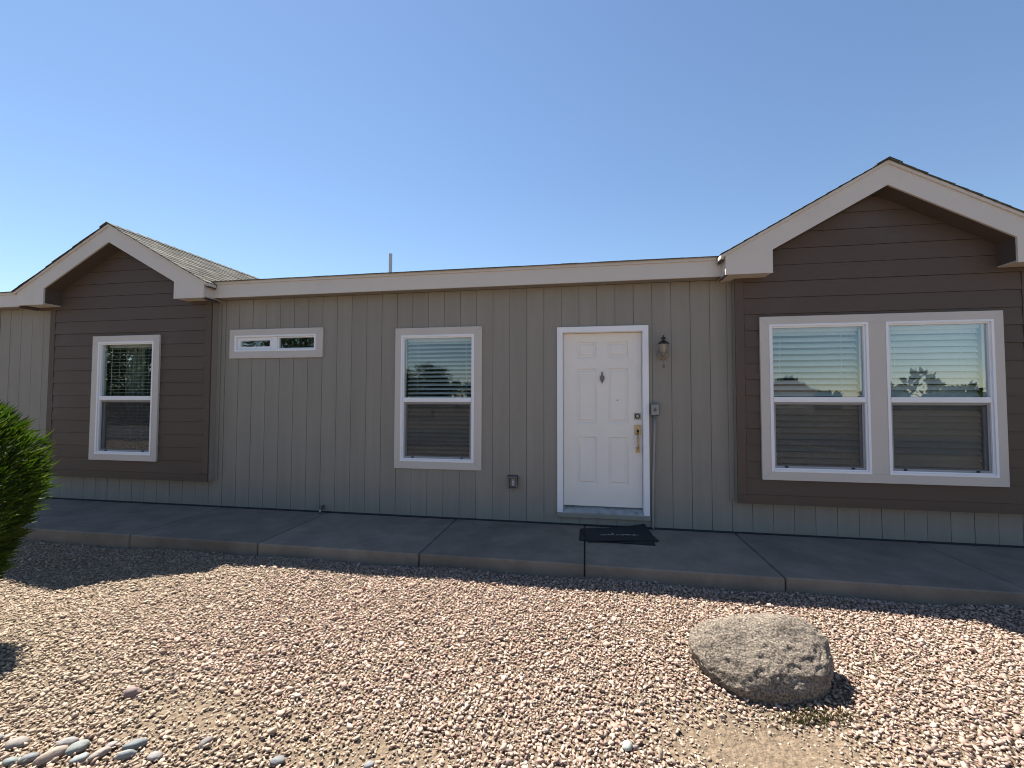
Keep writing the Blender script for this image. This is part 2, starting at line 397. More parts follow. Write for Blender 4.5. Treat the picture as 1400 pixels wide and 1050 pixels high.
# ---- bays
for bi, (c, a, b) in enumerate(BAYC):
    bay = MB()
    hole = inset(WIN['w1'] if bi == 0 else WIN['w4'], .05)
    for r in rects(a + .001, b - .001, BAYZ, 2.74, [hole]): bay.box(r[0], r[1], BAYY + .012, BAYY + .035, r[2], r[3])
    tz = 3.535
    bay.prism([(a + .001, 2.741), (b - .001, 2.741), (c + (tz - 2.86) / SL * .98 if False else b - .001, 2.80), (c, tz - .012), (a + .001, 2.80)], BAYY + .012, BAYY + .035)
    bay.box(a + .001, a + .02, BAYY + .0355, -.001, BAYZ, 2.74).box(b - .02, b - .001, BAYY + .0355, -.001, BAYZ, 2.74)
    bay.box(a + .0205, b - .0205, BAYY + .0355, .1, BAYZ, BAYZ + .02)
    bo = bay.build('bay', MT['siding'], house)
    cb = .088 if True else 0
    # brown corner boards and bottom board
    for x0, x1 in ((a, a + cb), (b - cb, b)):
        MB().box(x0, x1, BAYY - .008, BAYY + .0115, BAYZ + .09, 2.739).build('corner_board', MT['brown'], bo)
    MB().box(a, b, BAYY - .010, BAYY + .0115, BAYZ - .008, BAYZ + .088).build('skirt_board', MT['brown'], bo)
    z = BAYZ + .09; pitch = .172
    win = WIN['w1'] if bi == 0 else WIN['w4']; win = inset(win, .012)
    while z < 3.5:
        z1 = min(z + pitch, 3.52)
        xa, xb = a + cb + .003, b - cb - .003
        mb = MB(); dy = random.uniform(-.0008, .0008)
        def lap(q0, q1, zz0, zz1):
            t0 = (zz0 - z) / pitch; t1 = (zz1 - z) / pitch
            f0 = BAYY - .0085 + .0085 * t0 + dy; f1 = BAYY - .0085 + .0085 * t1 + dy
            mb.quadbox([(q0, f0, zz0), (q1, f0, zz0), (q1, BAYY + .0115, zz0), (q0, BAYY + .0115, zz0), (q0, f1, zz1), (q1, f1, zz1), (q1, BAYY + .0115, zz1), (q0, BAYY + .0115, zz1)])
        if z1 <= 2.74:
            for poly in pieces(xa, xb, z, z1 - .003, [win]):
                yprism(MB(), poly, lambda q: BAYY - .0085 + .0085 * (q - z) / pitch + dy, BAYY + .0115).build('lap_board', MT['brown'], bo)
        else:
            w0 = min((tz - z) / SL, b - c - .002); w1 = max(min((tz - z1) / SL, b - c - .002), .004)
            f0, f1 = BAYY - .0085 + dy, BAYY - .001 + dy; k = BAYY + .0115; zt = z1 - .003
            mb.quadbox([(c - w0, f0, z), (c + w0, f0, z), (c + w0, k, z), (c - w0, k, z), (c - w1, f1, zt), (c + w1, f1, zt), (c + w1, k, zt), (c - w1, k, zt)])
        if mb.v: mb.build('lap_board', MT['brown'], bo)
        z += pitch

# ---- gable roofs
HW = 1.53
def main_z(y): return 2.962 + .25 * (y - MY)
for bi, (c, a, b) in enumerate(BAYC):
    zt = 3.772 + (.015 if bi else 0)
    mb = MB()
    YB = 3.6
    for s in (-1, 1):
        e = c + s * HW; ze = zt - SL * HW
        P = [(c, zt - .01), (e, ze - .01), (e, ze - .075), (c, zt - .075)]
        mb.prism(P if s > 0 else P[::-1], GY + .022, YB)
    ro = mb.build('gable_roof', MT['deck'], house)
    # rake fascia with dropped ends
    fo = [(c, zt - .045), (c - HW + .035, zt - SL * (HW - .035) - .045), (c - HW + .035, 2.715), (c - 1.048, 2.715), (c - 1.048, zt - .252 - SL * 1.048), (c, zt - .252)]
    mb = MB()
    mb.prism(fo, GY, GY + .02)
    mb.prism([(2 * c - x, z) for x, z in fo][::-1], GY, GY + .02)
    fa = mb.build('rake_fascia', MT['fascia'], ro, weld=.0004)
    mb = MB()
    for s in (-1, 1):
        e = c + s * (HW + .012); ze = zt - SL * (HW + .012)
        P = [(c, zt - .012), (c, zt - .044), (e, ze - .044), (e, ze - .012)]
        mb.prism(P if s < 0 else P[::-1], GY - .015, GY + .02)
        xa_, xb_ = sorted((c + s * (HW - .03), e))
        mb.box(xa_, xb_, GY + .0205, MY - .018, ze - .046, ze - .006)
    mb.build('drip_edge', MT['fascia'], fa)
    # sloping brown soffit, boxed returns
    mb = MB()
    for s in (-1, 1):
        P = [(c, zt - .252), (c + s * 1.5, zt - .252 - SL * 1.5), (c + s * 1.5, zt - .235 - SL * 1.5), (c, zt - .235)]
        mb.prism(P if s > 0 else P[::-1], GY + .0205, BAYY + .03)
        x0, x1 = sorted((c + s * 1.046, c + s * 1.062))
        mb.box(x0, x1, GY + .0205, BAYY + .03, 2.7365, 2.97)
    mb.build('gable_soffit', MT['brown_dark'], ro)
    for s in (-1, 1):
        mb = MB()
        x0, x1 = sorted((c + s * 1.048, c + s * (HW - .036)))
        mb.box(x0, x1, GY + .0205, -.002, 2.724, 2.736)
        x0, x1 = sorted((c + s * (HW - .055), c + s * (HW - .036)))
        MB().box(x0, x1, GY + .0205, MY - .001, 2.7365, 2.90).build('return_side', MT['fascia'], ro)
        mb.build('return_soffit', MT['cream'], ro)
    # shingles
    def shingle_pts(s, s0, s1, y0, y1, j):
        ca = 1 / math.sqrt(1 + SL * SL); sa = SL * ca
        def P(u, y, h): return (c + s * (u * ca + h * sa), y, zt - .006 - u * sa + h * ca)
        h0, h1 = .001, .0045 + j * .6
        return [P(s0, y0, h0 - .008), P(s0, y1, h0 - .008), P(s1, y1, h1 - .009), P(s1, y0, h1 - .009), P(s0, y0, h0), P(s0, y1, h0), P(s1, y1, h1), P(s1, y0, h1)]
    SLEN = (HW + .016) * math.sqrt(1 + SL * SL)
    for s in (-1, 1):
        field = MB(); i = 0
        ncourse = int(SLEN / .127) + 1
        for i in range(ncourse):
            s1 = SLEN - i * .127; s0 = max(s1 - .15, .004)
            xm = s1 / math.sqrt(1 + SL * SL)
            ymax = (zt - SL * xm - 2.962) / .25 + MY + .25
            y = GY - .03 + random.uniform(-.008, .006); first = True
            while y < ymax:
                w = random.choice((.14, .2, .26, .33)) if not first else random.uniform(.1, .33); first = False
                pts = shingle_pts(s, s0, s1 + random.uniform(-.006, .004), y, y + w - .004, random.uniform(0, .006))
                if bi == 0 and s > 0: MB().quadbox(pts).build('shingle', MT['shingle'], ro)
                else: field.quadbox(pts)
                y += w
        if field.v:
            f = field.build('shingle_field', MT['shingle'], ro); f['kind'] = 'stuff'
    cap = MB(); y = GY - .035
    while y < 3.1:
        for s in (-1, 1): cap.quadbox([(c, y, zt - .004), (c + s * .11, y, zt - .004 - SL * .11), (c + s * .11, y + .15, zt - .004 - SL * .11), (c, y + .15, zt - .004),
                                       (c, y, zt + .010), (c + s * .11, y, zt + .010 - SL * .11), (c + s * .11, y + .15, zt + .004 - SL * .11), (c, y + .15, zt + .004)])
        y += .135
    cap.build('ridge_cap', MT['shingle'], ro)

# ---- main roof
segs = [(-9.0, BAYC[0][0] - HW + .03, MY + .02), (BAYC[0][0] - HW + .031, BAYC[0][0] + HW - .031, .3), (BAYC[0][0] + HW - .03, BAYC[1][0] - HW + .03, MY + .02),
        (BAYC[1][0] - HW + .031, BAYC[1][0] + HW - .031, .3), (BAYC[1][0] + HW - .03, 9.6, MY + .02)]
mb = MB(); RY = 4.25
for x0, x1, y0 in segs:
    mb.quadbox([(x0, y0, main_z(y0) - .09), (x1, y0, main_z(y0) - .09), (x1, RY, main_z(RY) - .09), (x0, RY, main_z(RY) - .09),
                (x0, y0, main_z(y0) - .012), (x1, y0, main_z(y0) - .012), (x1, RY, main_z(RY) - .012), (x0, RY, main_z(RY) - .012)])
mb.quadbox([(-9, RY, main_z(RY) - .09), (9.6, RY, main_z(RY) - .09), (9.6, 8.7, 2.87), (-9, 8.7, 2.87), (-9, RY, main_z(RY) - .012), (9.6, RY, main_z(RY) - .012), (9.6, 8.7, 2.95), (-9, 8.7, 2.95)])
mroof = mb.build('main_roof', MT['shingle'], house)
mb = MB()
for x in (-8.55, 9.1): mb.v += [(x, .1, 2.745), (x, 8.4, 2.745), (x, RY, main_z(RY) - .1)]; n = len(mb.v); mb.f.append((n - 3, n - 2, n - 1))
mb.build('end_gable', MT['siding'], house, fix=False)
fas = []
for x0, x1, y0 in segs[::2]:
    q0, q1 = x0 - .019, x1 + .019
    fo = MB().box(q0, q1, MY, MY + .02, 2.741, 2.913).build('eave_fascia', MT['fascia'], mroof)
    MB().box(q0, q1, MY - .015, MY + .02, 2.9135, 2.952).build('drip_edge', MT['fascia'], fo)
    MB().box(q0, q1, MY + .0205, -.003, 2.7465, 2.756).build('eave_soffit', MT['siding'], mroof)
    fld = MB()
    for i in range(3):
        x = q0
        while x < q1:
            w = min(random.choice((.14, .2, .26, .33)), q1 - x)
            ya = MY - .035 + i * .127 + random.uniform(-.005, .005); yb = ya + .15; h = .009 + random.uniform(0, .003)
            fld.quadbox([(x, ya, main_z(ya) - .011), (x + w - .004, ya, main_z(ya) - .011), (x + w - .004, yb, main_z(yb) - .012), (x, yb, main_z(yb) - .012),
                         (x, ya, main_z(ya) - .011 + h), (x + w - .004, ya, main_z(ya) - .011 + h), (x + w - .004, yb, main_z(yb) + .001), (x, yb, main_z(yb) + .001)])
            x += w
    f = fld.build('shingle_field', MT['shingle'], mroof); f['kind'] = 'stuff'
pipe = MB().lathe([(.03, 0), (.03, .55), (.024, .55), (.024, .45)], (-1.06, 2.0, 3.43), 14).build('vent_pipe', MT['pvc'], mroof, smooth=False)
MB().lathe([(.11, -.01), (.1, .02), (.04, .09), (.033, .1)], (-1.06, 2.0, 3.50), 14).build('pipe_boot', MT['deck'], pipe)

# ------------------------------------------------------------------ windows
def frame_bars(x0, x1, z0, z1, w, y0, y1, mb, gap=.0):
    L = w; d = gap
    mb.prism([(x0 + d, z0), (x1 - d, z0), (x1 - L, z0 + L), (x0 + L, z0 + L)], y0, y1)
    mb.prism([(x0 + L, z1 - L), (x1 - L, z1 - L), (x1 - d, z1), (x0 + d, z1)], y0, y1)
    mb.prism([(x0, z0 + d), (x0 + L, z0 + L + d), (x0 + L, z1 - L - d), (x0, z1 - d)], y0, y1)
    mb.prism([(x1 - L, z0 + L + d), (x1, z0 + d), (x1, z1 - d), (x1 - L, z1 - L - d)], y0, y1)
    return mb
def blind(par, x0, x1, z0, z1, y, tilt, pitch=.0435, w=.05, cords=(.18, .82), wand=True):
    n = int((z1 - z0 - .05) / pitch); t = math.radians(tilt)
    me = None
    for k in range(n):
        z = z1 - .055 - k * pitch
        dt = t + random.uniform(-.03, .03)
        dy, dz = w / 2 * math.cos(dt), w / 2 * math.sin(dt); h = .0022
        mb = MB()
        # front edge low: outer edge dips towards the glass
        pr = [(y - dy, z - dz), (y, z + .003), (y + dy, z + dz)]
        for (ya, za), (yb, zb) in zip(pr[:-1], pr[1:]):
            mb.quadbox([(x0, ya, za - h / 2), (x1, ya, za - h / 2), (x1, yb, zb - h / 2), (x0, yb, zb - h / 2), (x0, ya, za + h / 2), (x1, ya, za + h / 2), (x1, yb, zb + h / 2), (x0, yb, zb + h / 2)])
        mb.build('slat', MT['slat'], par)
    MB().box(x0 - .003, x1 + .003, y - .028, y + .028, z1 - .04, z1).build('headrail', MT['slat'], par)
    cb = MB()
    for f in cords:
        x = x0 + f * (x1 - x0); cb.tube([(x, y - .03, z1 - .04), (x, y - .03, z0 + .02)], .0016, 5)
    if wand: cb.tube([(x0 + .06, y - .036, z1 - .04), (x0 + .062, y - .04, z1 - .75)], .004, 6)
    cb.build('blind_cord', MT['slat'], par)

def hung_window(par, fx0, fx1, fz0, fz1, Y, tilt, mid, **kw):
    """one single-hung unit: vinyl frame, fixed upper pane, lower sash behind an insect screen"""
    mb = frame_bars(fx0, fx1, fz0, fz1, .022, Y - .026, Y + .07, MB())
    frame_bars(fx0 + .0215, fx1 - .0215, fz0 + .0215, fz1 - .0215, .016, Y - .010, Y + .068, mb)
    fr = mb.build('frame', MT['vinyl'], par, weld=.0009)
    a, b = fx0 + .034, fx1 - .034
    MB().box(a, b, Y - .018, Y + .03, mid - .028, mid + .028).build('meeting_rail', MT['vinyl'], par, bevel=.004)
    MB().box(a, b, Y + .012, Y + .016, mid + .024, fz1 - .03).build('pane', MT['glass'], par)
    MB().box(a, b, Y + .040, Y + .044, fz0 + .03, mid - .02).build('pane', MT['glass'], par)
    mb = frame_bars(a + .001, b - .001, fz0 + .036, mid - .029, .03, Y + .030, Y + .055, MB()); mb.build('sash', MT['vinyl'], par, weld=.0004)
    mb = frame_bars(a + .004, b - .004, fz0 + .038, mid - .029, .02, Y + .006, Y + .016, MB()); mb.build('screen_frame', MT['screen_frame'], par, weld=.0004)
    MB().box(a + .02, b - .02, Y + .010, Y + .0115, fz0 + .05, mid - .04).build('insect_screen', MT['screen'], par)
    lt = MB()
    for f in (.14, .86):
        x = a + f * (b - a); lt.box(x - .012, x + .012, Y - .004, Y + .0055, fz0 + .04, fz0 + .056)
    lt.build('screen_latch', MT['dark'], par)
    blind(par, fx0 + .04, fx1 - .04, fz0 + .04, fz1 - .03, Y + .12, tilt, **kw)
def trim_ring(par, r, f, Y):
    x0, x1, z0, z1 = r; L = f[0] - x0; R = x1 - f[1]; Bt = f[2] - z0; T = z1 - f[3]; d = .0012
    ms = [MB() for _ in range(4)]; mb = ms[0]
    y0, y1 = Y - .022, Y + .004
    mb.prism([(x0, z0), (x1, z0), (x1 - R, z0 + Bt), (x0 + L, z0 + Bt)], y0, y1)
    ms[1].prism([(x0 + L, z1 - T), (x1 - R, z1 - T), (x1, z1), (x0, z1)], y0, y1)
    ms[2].prism([(x0, z0 + d * 2), (x0 + L, z0 + Bt + d), (x0 + L, z1 - T - d), (x0, z1 - d * 2)], y0 + .001, y1)
    ms[3].prism([(x1 - R, z0 + Bt + d), (x1, z0 + d * 2), (x1, z1 - d * 2), (x1 - R, z1 - T - d)], y0 + .001, y1)
    for q in ms: q.build('trim_board', MT['trim'], par)
def win_thing(i): 
    o = bpy.data.objects.new('window', None); COL.objects.link(o); o.parent = house; return o
# left bay window
w = win_thing(1); f = (-4.312, -3.408, .672, 2.205); Yb = BAYY - .010
trim_ring(w, WIN['w1'], f, Yb)
hung_window(w, *f, Yb, 9, 1.435, cords=(.22, .5, .8), pitch=.047)
w['label'] = 'window of the left brown bay with its blind slats open onto a dark room'
cu = MB()
for k in range(9): x = -4.28 + k * .036; cu.box(x, x + .034, .20 + .02 * (k % 2), .225 + .02 * (k % 2), .5, 2.25)
cu.build('curtain', MT['curtain'], w)
# small sliding window
w = win_thing(2); f = (-2.283, -1.098, 2.052, 2.264)
trim_ring(w, WIN['w2'], f, 0)
frame_bars(*f, .022, -.024, .07, MB()).build('frame', MT['vinyl'], w, weld=.0004)
MB().box(-1.735, -1.66, -.012, .04, 2.0745, 2.2415).build('sash_stile', MT['vinyl'], w, bevel=.003)
frame_bars(-2.26, -1.736, 2.075, 2.241, .042, .006, .045, MB()).build('sash', MT['vinyl'], w, weld=.0004)
MB().box(-2.215, -1.78, .030, .034, 2.11, 2.20).build('pane', MT['glass'], w)
frame_bars(-1.659, -1.121, 2.075, 2.241, .016, .0, .04, MB()).build('sash', MT['vinyl'], w, weld=.0004)
MB().box(-1.645, -1.135, .018, .022, 2.09, 2.226).build('pane', MT['glass'], w)
w['label'] = 'small high horizontal sliding window'
# window left of the door
w = win_thing(3); f = (.064, .994, .672, 2.214)
trim_ring(w, WIN['w3'], f, 0)
hung_window(w, *f, 0, 30, 1.421, cords=(.16, .9), wand=False, pitch=.052, w=.056)
w['label'] = 'window between the small slider and the door with a half closed blind'
# double window of the right bay
for i, (f, tl) in enumerate((((4.203, 5.125, .688, 2.217), 42), ((5.281, 6.207, .688, 2.217), 55))):
    w = win_thing(4)
    w['label'] = ('left' if i == 0 else 'right') + ' half of the double window in the right brown bay'
    x0, x1, z0, z1 = WIN['w4']
    yy0, yy1 = Yb - .022, Yb + .004
    def tb(poly, o=0): MB().prism(poly, yy0 + o, yy1).build('trim_board', MT['trim'], w)
    if i == 0:
        tb([(x0, z0), (5.203, z0), (5.203, f[2]), (f[0], f[2])]); tb([(f[0], f[3]), (5.203, f[3]), (5.203, z1), (x0, z1)])
        tb([(x0, z0 + .002), (f[0], f[2] + .001), (f[0], f[3] - .001), (x0, z1 - .002)], .001)
        tb([(f[1], f[2] + .001), (5.2805, f[2] + .001), (5.2805, f[3] - .001), (f[1], f[3] - .001)], .002)
    else:
        tb([(5.2035, z0), (x1, z0), (f[1], f[2]), (5.2035, f[2])]); tb([(5.2035, f[3]), (f[1], f[3]), (x1, z1), (5.2035, z1)])
        tb([(f[1], f[2] + .001), (x1, z0 + .002), (x1, z1 - .002), (f[1], f[3] - .001)], .001)
    hung_window(w, *f, Yb, tl, 1.432, cords=(.12, .82), wand=(i == 1), pitch=.064, w=.068)

# ------------------------------------------------------------------ door
door = bpy.data.objects.new('door', None); COL.objects.link(door); door.parent = house
x0, x1, zb, zt_ = 1.984, 3.004, .14, 2.265; cw = .062
mb = MB()
mb.prism([(x0, zb), (x0 + cw, zb), (x0 + cw, zt_ - cw), (x0, zt_)], -.024, .0).prism([(x1 - cw, zb), (x1, zb), (x1, zt_), (x1 - cw, zt_ - cw)], -.024, .0)
mb.prism([(x0 + cw, zt_ - cw), (x1 - cw, zt_ - cw), (x1, zt_), (x0, zt_)], -.024, .0)
mb.box(x0 + .03, x0 + cw + .004, .001, .12, zb, zt_ - .03).box(x1 - cw - .004, x1 - .03, .001, .12, zb, zt_ - .03).box(x0 + cw + .005, x1 - cw - .005, .001, .12, zt_ - cw - .004, zt_ - .03)
mb.build('door_frame', MT['casing'], door, weld=.0004)
sx0, sx1, sz0, sz1 = 2.053, 2.935, .208, 2.196
DY = .055
panels = [(2.206, 2.432, 1.912, 2.096), (2.560, 2.790, 1.912, 2.096), (2.206, 2.432, 1.160, 1.786), (2.560, 2.788, 1.160, 1.786), (2.208, 2.430, .452, .998), (2.560, 2.786, .452, .998)]
mb = MB()
for r in rects(sx0, sx1, sz0, sz1, [p for p in panels]): mb.box(r[0], r[1], DY, DY + .044, r[2], r[3])
mb.build('door_slab', MT['door'], door)
for p in panels:
    a, b, c0, d = p; mb = MB(); base = len(mb.v)
    rings = [(0, DY + .0004), (.010, DY + .013), (.024, DY + .013), (.036, DY + .003), (.040, DY + .003)]
    for q, y in rings: mb.v += [(a + q, y, c0 + q), (b - q, y, c0 + q), (b - q, y, d - q), (a + q, y, d - q)]
    for i in range(len(rings) - 1):
        for k in range(4): mb.f.append((i * 4 + k, i * 4 + (k + 1) % 4, (i + 1) * 4 + (k + 1) % 4, (i + 1) * 4 + k))
    i = len(rings) - 1; mb.f.append((i * 4, i * 4 + 1, i * 4 + 2, i * 4 + 3))
    mb.build('door_panel', MT['door'], door, fix=False)
MB().quadbox([(2.047, -.026, .137), (2.941, -.026, .137), (2.941, .10, .137), (2.047, .10, .137), (2.047, -.026, .150), (2.941, -.026, .150), (2.941, .10, .205), (2.047, .10, .205)]).build('threshold', MT['threshold'], door)
MB().box(1.978, 3.010, -.034, .005, .092, .1365).build('sill_board', MT['siding'], door, bevel=.002)
# knocker: finial, urn shaped plate, ring
kn = MB().prism([(2.497, 1.612), (2.507, 1.632), (2.520, 1.660), (2.522, 1.690), (2.506, 1.712), (2.508, 1.735), (2.497, 1.754), (2.486, 1.735), (2.488, 1.712), (2.472, 1.690), (2.474, 1.660), (2.487, 1.632)], DY - .010, DY - .0005)
kn.tube([(2.478, DY - .018, 1.700), (2.474, DY - .024, 1.672), (2.486, DY - .026, 1.645), (2.497, DY - .027, 1.638), (2.508, DY - .026, 1.645), (2.520, DY - .024, 1.672), (2.516, DY - .018, 1.700)], .0045, 6)
kn.build('knocker', MT['pewter'], door)
MB().lathe([(.009, 0), (.009, .003), (.005, .005)], (2.668, DY - .0005, 1.421), 10, 'y').build('peephole', MT['nickel'], door)
MB().box(2.848, 2.924, DY - .010, DY - .0005, 1.203, 1.279).build('deadbolt', MT['nickel'], door, bevel=.003)
MB().lathe([(.030, .0105), (.030, .016), (.027, .018), (.022, .016)], (2.886, DY, 1.241), 18, 'y').build('deadbolt_ring', MT['bronze'], door)
MB().lathe([(.018, .0165), (.018, .026), (.014, .029)], (2.886, DY, 1.241), 16, 'y').build('deadbolt_cylinder', MT['nickel'], door)
hs = MB().box(2.852, 2.924, DY - .012, DY - .0005, 1.030, 1.142)
hs.box(2.866, 2.912, DY - .014, DY - .0005, .827, .892)
hs.tube([(2.888, DY - .012, 1.045), (2.888, DY - .045, 1.030), (2.888, DY - .058, .995), (2.888, DY - .058, .92), (2.888, DY - .045, .885), (2.888, DY - .012, .872)], [.010, .011, .012, .012, .011, .010], 8)
ho = hs.build('handle', MT['brass'], door)
MB().tube([(2.888, DY - .012, 1.085), (2.888, DY - .036, 1.078), (2.888, DY - .05, 1.066)], [.008, .014, .012], 8).lathe([(.006, .0145), (.006, .017)], (2.889, DY, .852), 8, 'y').build('thumb_latch', MT['bronze'], ho)

# ------------------------------------------------------------------ wall lantern
L = thing('wall_lantern', 'antique bronze wall lantern with tapered glass, right of the white door', 'wall lamp', (3.159, 0, 1.78))
Li = Vector((3.159, 0, 1.78))
def lb(mb, name, m, par, smooth=False):
    o = mb.build(name, m, par, smooth); o.matrix_parent_inverse = Matrix.Translation(-Li); return o
LX, LY = 3.148, -.12
lb(MB().lathe([(.066, 0), (.066, .008), (.052, .014), (.050, .022), (.030, .030), (.010, .034)], (3.159, 0, 1.93), 24, 'y'), 'backplate', MT['pewter'], L)
lb(MB().tube([(3.157, -.03, 1.925), (3.153, -.075, 1.900), (3.149, -.11, 1.905), (LX, LY, 1.925)], .008, 8), 'arm', MT['bronze'], L)
lb(MB().lathe([(.004, 1.772), (.010, 1.782), (.016, 1.795), (.010, 1.808), (.005, 1.814), (.007, 1.850), (.006, 1.895), (.022, 1.915), (.026, 1.925), (.030, 1.940), (.026, 1.948)], (LX, LY, 0), 14), 'stem', MT['pewter'], L)
lb(MB().lathe([(.030, 1.9485), (.052, 2.032)], (LX, LY, 0), 6), 'glass_shade', MT['frost'], L)
mb = MB()
for k in range(6):
    a = math.pi / 3 * k
    mb.tube([(LX + .032 * math.cos(a), LY + .032 * math.sin(a), 1.946), (LX + .055 * math.cos(a), LY + .055 * math.sin(a), 2.036)], .005, 5)
lb(mb, 'cage_bar', MT['pewter'], L)
lb(MB().lathe([(.062, 2.0335), (.062, 2.040), (.050, 2.052), (.026, 2.070), (.012, 2.078), (.010, 2.086), (.026, 2.092), (.028, 2.102), (.014, 2.112), (.006, 2.118), (.007, 2.126), (.002, 2.134)], (LX, LY, 0), 16), 'cap', MT['bronze'], L)

# ------------------------------------------------------------------ electrical box with conduit, outlet, tap
E_ = thing('electrical_box', 'grey metal switch box with thin conduit running down beside the door', 'electrical box')
bx = MB().box(3.017, 3.108, -.062, -.002, 1.252, 1.382).build('box', MT['grey_metal'], E_, bevel=.006)
MB().box(3.022, 3.103, -.068, -.0625, 1.258, 1.376).build('cover', MT['conduit'], E_, bevel=.003)
MB().box(3.056, 3.07, -.082, -.0685, 1.30, 1.335).lathe([(.016, .0685), (.016, .071)], (3.063, 0, 1.318), 12, 'y').build('toggle', MT['grey_metal'], E_)
MB().tube([(3.062, -.030, 1.252), (3.060, -.028, 1.10), (3.043, -.022, .55), (3.034, -.022, .03), (3.034, -.024, .003)], .016, 10).build('conduit', MT['conduit'], E_, smooth=True)
MB().lathe([(.02, 1.225), (.02, 1.2515)], (3.062, -.030, 0), 10).build('connector', MT['grey_metal'], E_)
O = thing('outlet_box', 'grey weatherproof outlet box with open flap low on the wall left of the door', 'outlet')
mb = MB()
frame_bars(1.412, 1.520, .388, .530, .014, -.05, -.002, mb)
mb.box(1.425, 1.507, -.010, -.002, .401, .517).build('box', MT['grey_metal'], O)
MB().box(1.452, 1.488, -.020, -.0105, .422, .496).build('receptacle', MT['outlet_white'], O, bevel=.003)
mb = MB()
for z in (.440, .478):
    for x in (1.461, 1.477): mb.box(x - .002, x + .002, -.0212, -.0203, z, z + .014)
mb.build('slot', MT['dark'], O)
MB().quadbox([(1.408, -.052, .531), (1.524, -.052, .531), (1.524, -.002, .540), (1.408, -.002, .540), (1.408, -.056, .536), (1.524, -.056, .536), (1.524, -.002, .546), (1.408, -.002, .546)]).build('hood', MT['grey_metal'], O)
MB().quadbox([(1.521, -.06, .40), (1.526, -.06, .40), (1.526, -.004, .40), (1.521, -.004, .40), (1.534, -.062, .52), (1.539, -.062, .52), (1.526, -.004, .52), (1.521, -.004, .52)]).build('flap', MT['grey_metal'], O)
F = thing('garden_tap', 'small metal garden tap at the foot of the taupe wall', 'tap')
MB().tube([(-.962, .01, .062), (-.962, -.035, .062), (-.964, -.055, .055), (-.966, -.068, .03), (-.966, -.072, .004)], [.011, .012, .014, .013, .014], 10).build('spout', MT['nickel'], F, smooth=True)
MB().tube([(-.962, -.04, .066), (-.942, -.05, .088)], .007, 8).build('valve_stem', MT['nickel'], F)
MB().lathe([(.004, 0), (.024, .002), (.026, .008), (.010, .012)], (-.934, -.055, .088), 10).build('handwheel', MT['grey_metal'], F)
MB().lathe([(.026, 0), (.026, .004), (.014, .006)], (-.962, -.002, .062), 12, 'y').build('flange', MT['nickel'], F)

# ------------------------------------------------------------------ doormats
def sheet(fn, nu, nv, th):
    mb = MB()
    for lv in (0, 1):
        for j in range(nv + 1):
            for i in range(nu + 1):
                x, y, z = fn(i / nu, j / nv); mb.v.append((x, y, z + lv * th))
    N = (nu + 1) * (nv + 1); I = lambda i, j, l: l * N + j * (nu + 1) + i
    for j in range(nv):
        for i in range(nu):
            mb.f.append((I(i, j, 1), I(i + 1, j, 1), I(i + 1, j + 1, 1), I(i, j + 1, 1))); mb.f.append((I(i, j + 1, 0), I(i + 1, j + 1, 0), I(i + 1, j, 0), I(i, j, 0)))
    for i in range(nu):
        mb.f.append((I(i, 0, 0), I(i + 1, 0, 0), I(i + 1, 0, 1), I(i, 0, 1))); mb.f.append((I(i + 1, nv, 0), I(i, nv, 0), I(i, nv, 1), I(i + 1, nv, 1)))
    for j in range(nv):
        mb.f.append((I(0, j + 1, 0), I(0, j, 0), I(0, j, 1), I(0, j + 1, 1))); mb.f.append((I(nu, j, 0), I(nu, j + 1, 0), I(nu, j + 1, 1), I(nu, j, 1)))
    return mb
def bil(A, B, C_, D, u, v): # A=bottom-left B=bottom-right C=top-right D=top-left
    return (1 - u) * (1 - v) * A + u * (1 - v) * B + u * v * C_ + (1 - u) * v * D
lo = [Vector((2.236, -.556, 0)), Vector((2.975, -.575, 0)), Vector((2.99, -.16, 0)), Vector((2.242, -.19, 0))]
def fl(u, v):
    p = bil(*lo, u, v); return (p.x, p.y, .0035)
tag(sheet(fl, 10, 6, .006).build('doormat', MT['dark']), 'plain black doormat lying underneath the lettered one at the door', 'doormat', 'doormats at the front door')
hi = [Vector((2.330, -.598, 0)), Vector((3.028, -.452, 0)), Vector((2.945, -.035, 0)), Vector((2.252, -.185, 0))]
def mat_z(u, v): return .011 + .048 * (max(0, u * v - .35) / .65) ** 1.6 + .004 * math.sin(5 * u)
def fh(u, v):
    p = bil(*hi, u, v); return (p.x, p.y, mat_z(u, v))
dm = thing('doormat', 'black doormat with white script lettering and a curled corner below the door', 'doormat', (0, 0, 0), 'doormats at the front door')
sheet(fh, 16, 10, .007).build('mat', MT['dark'], dm)
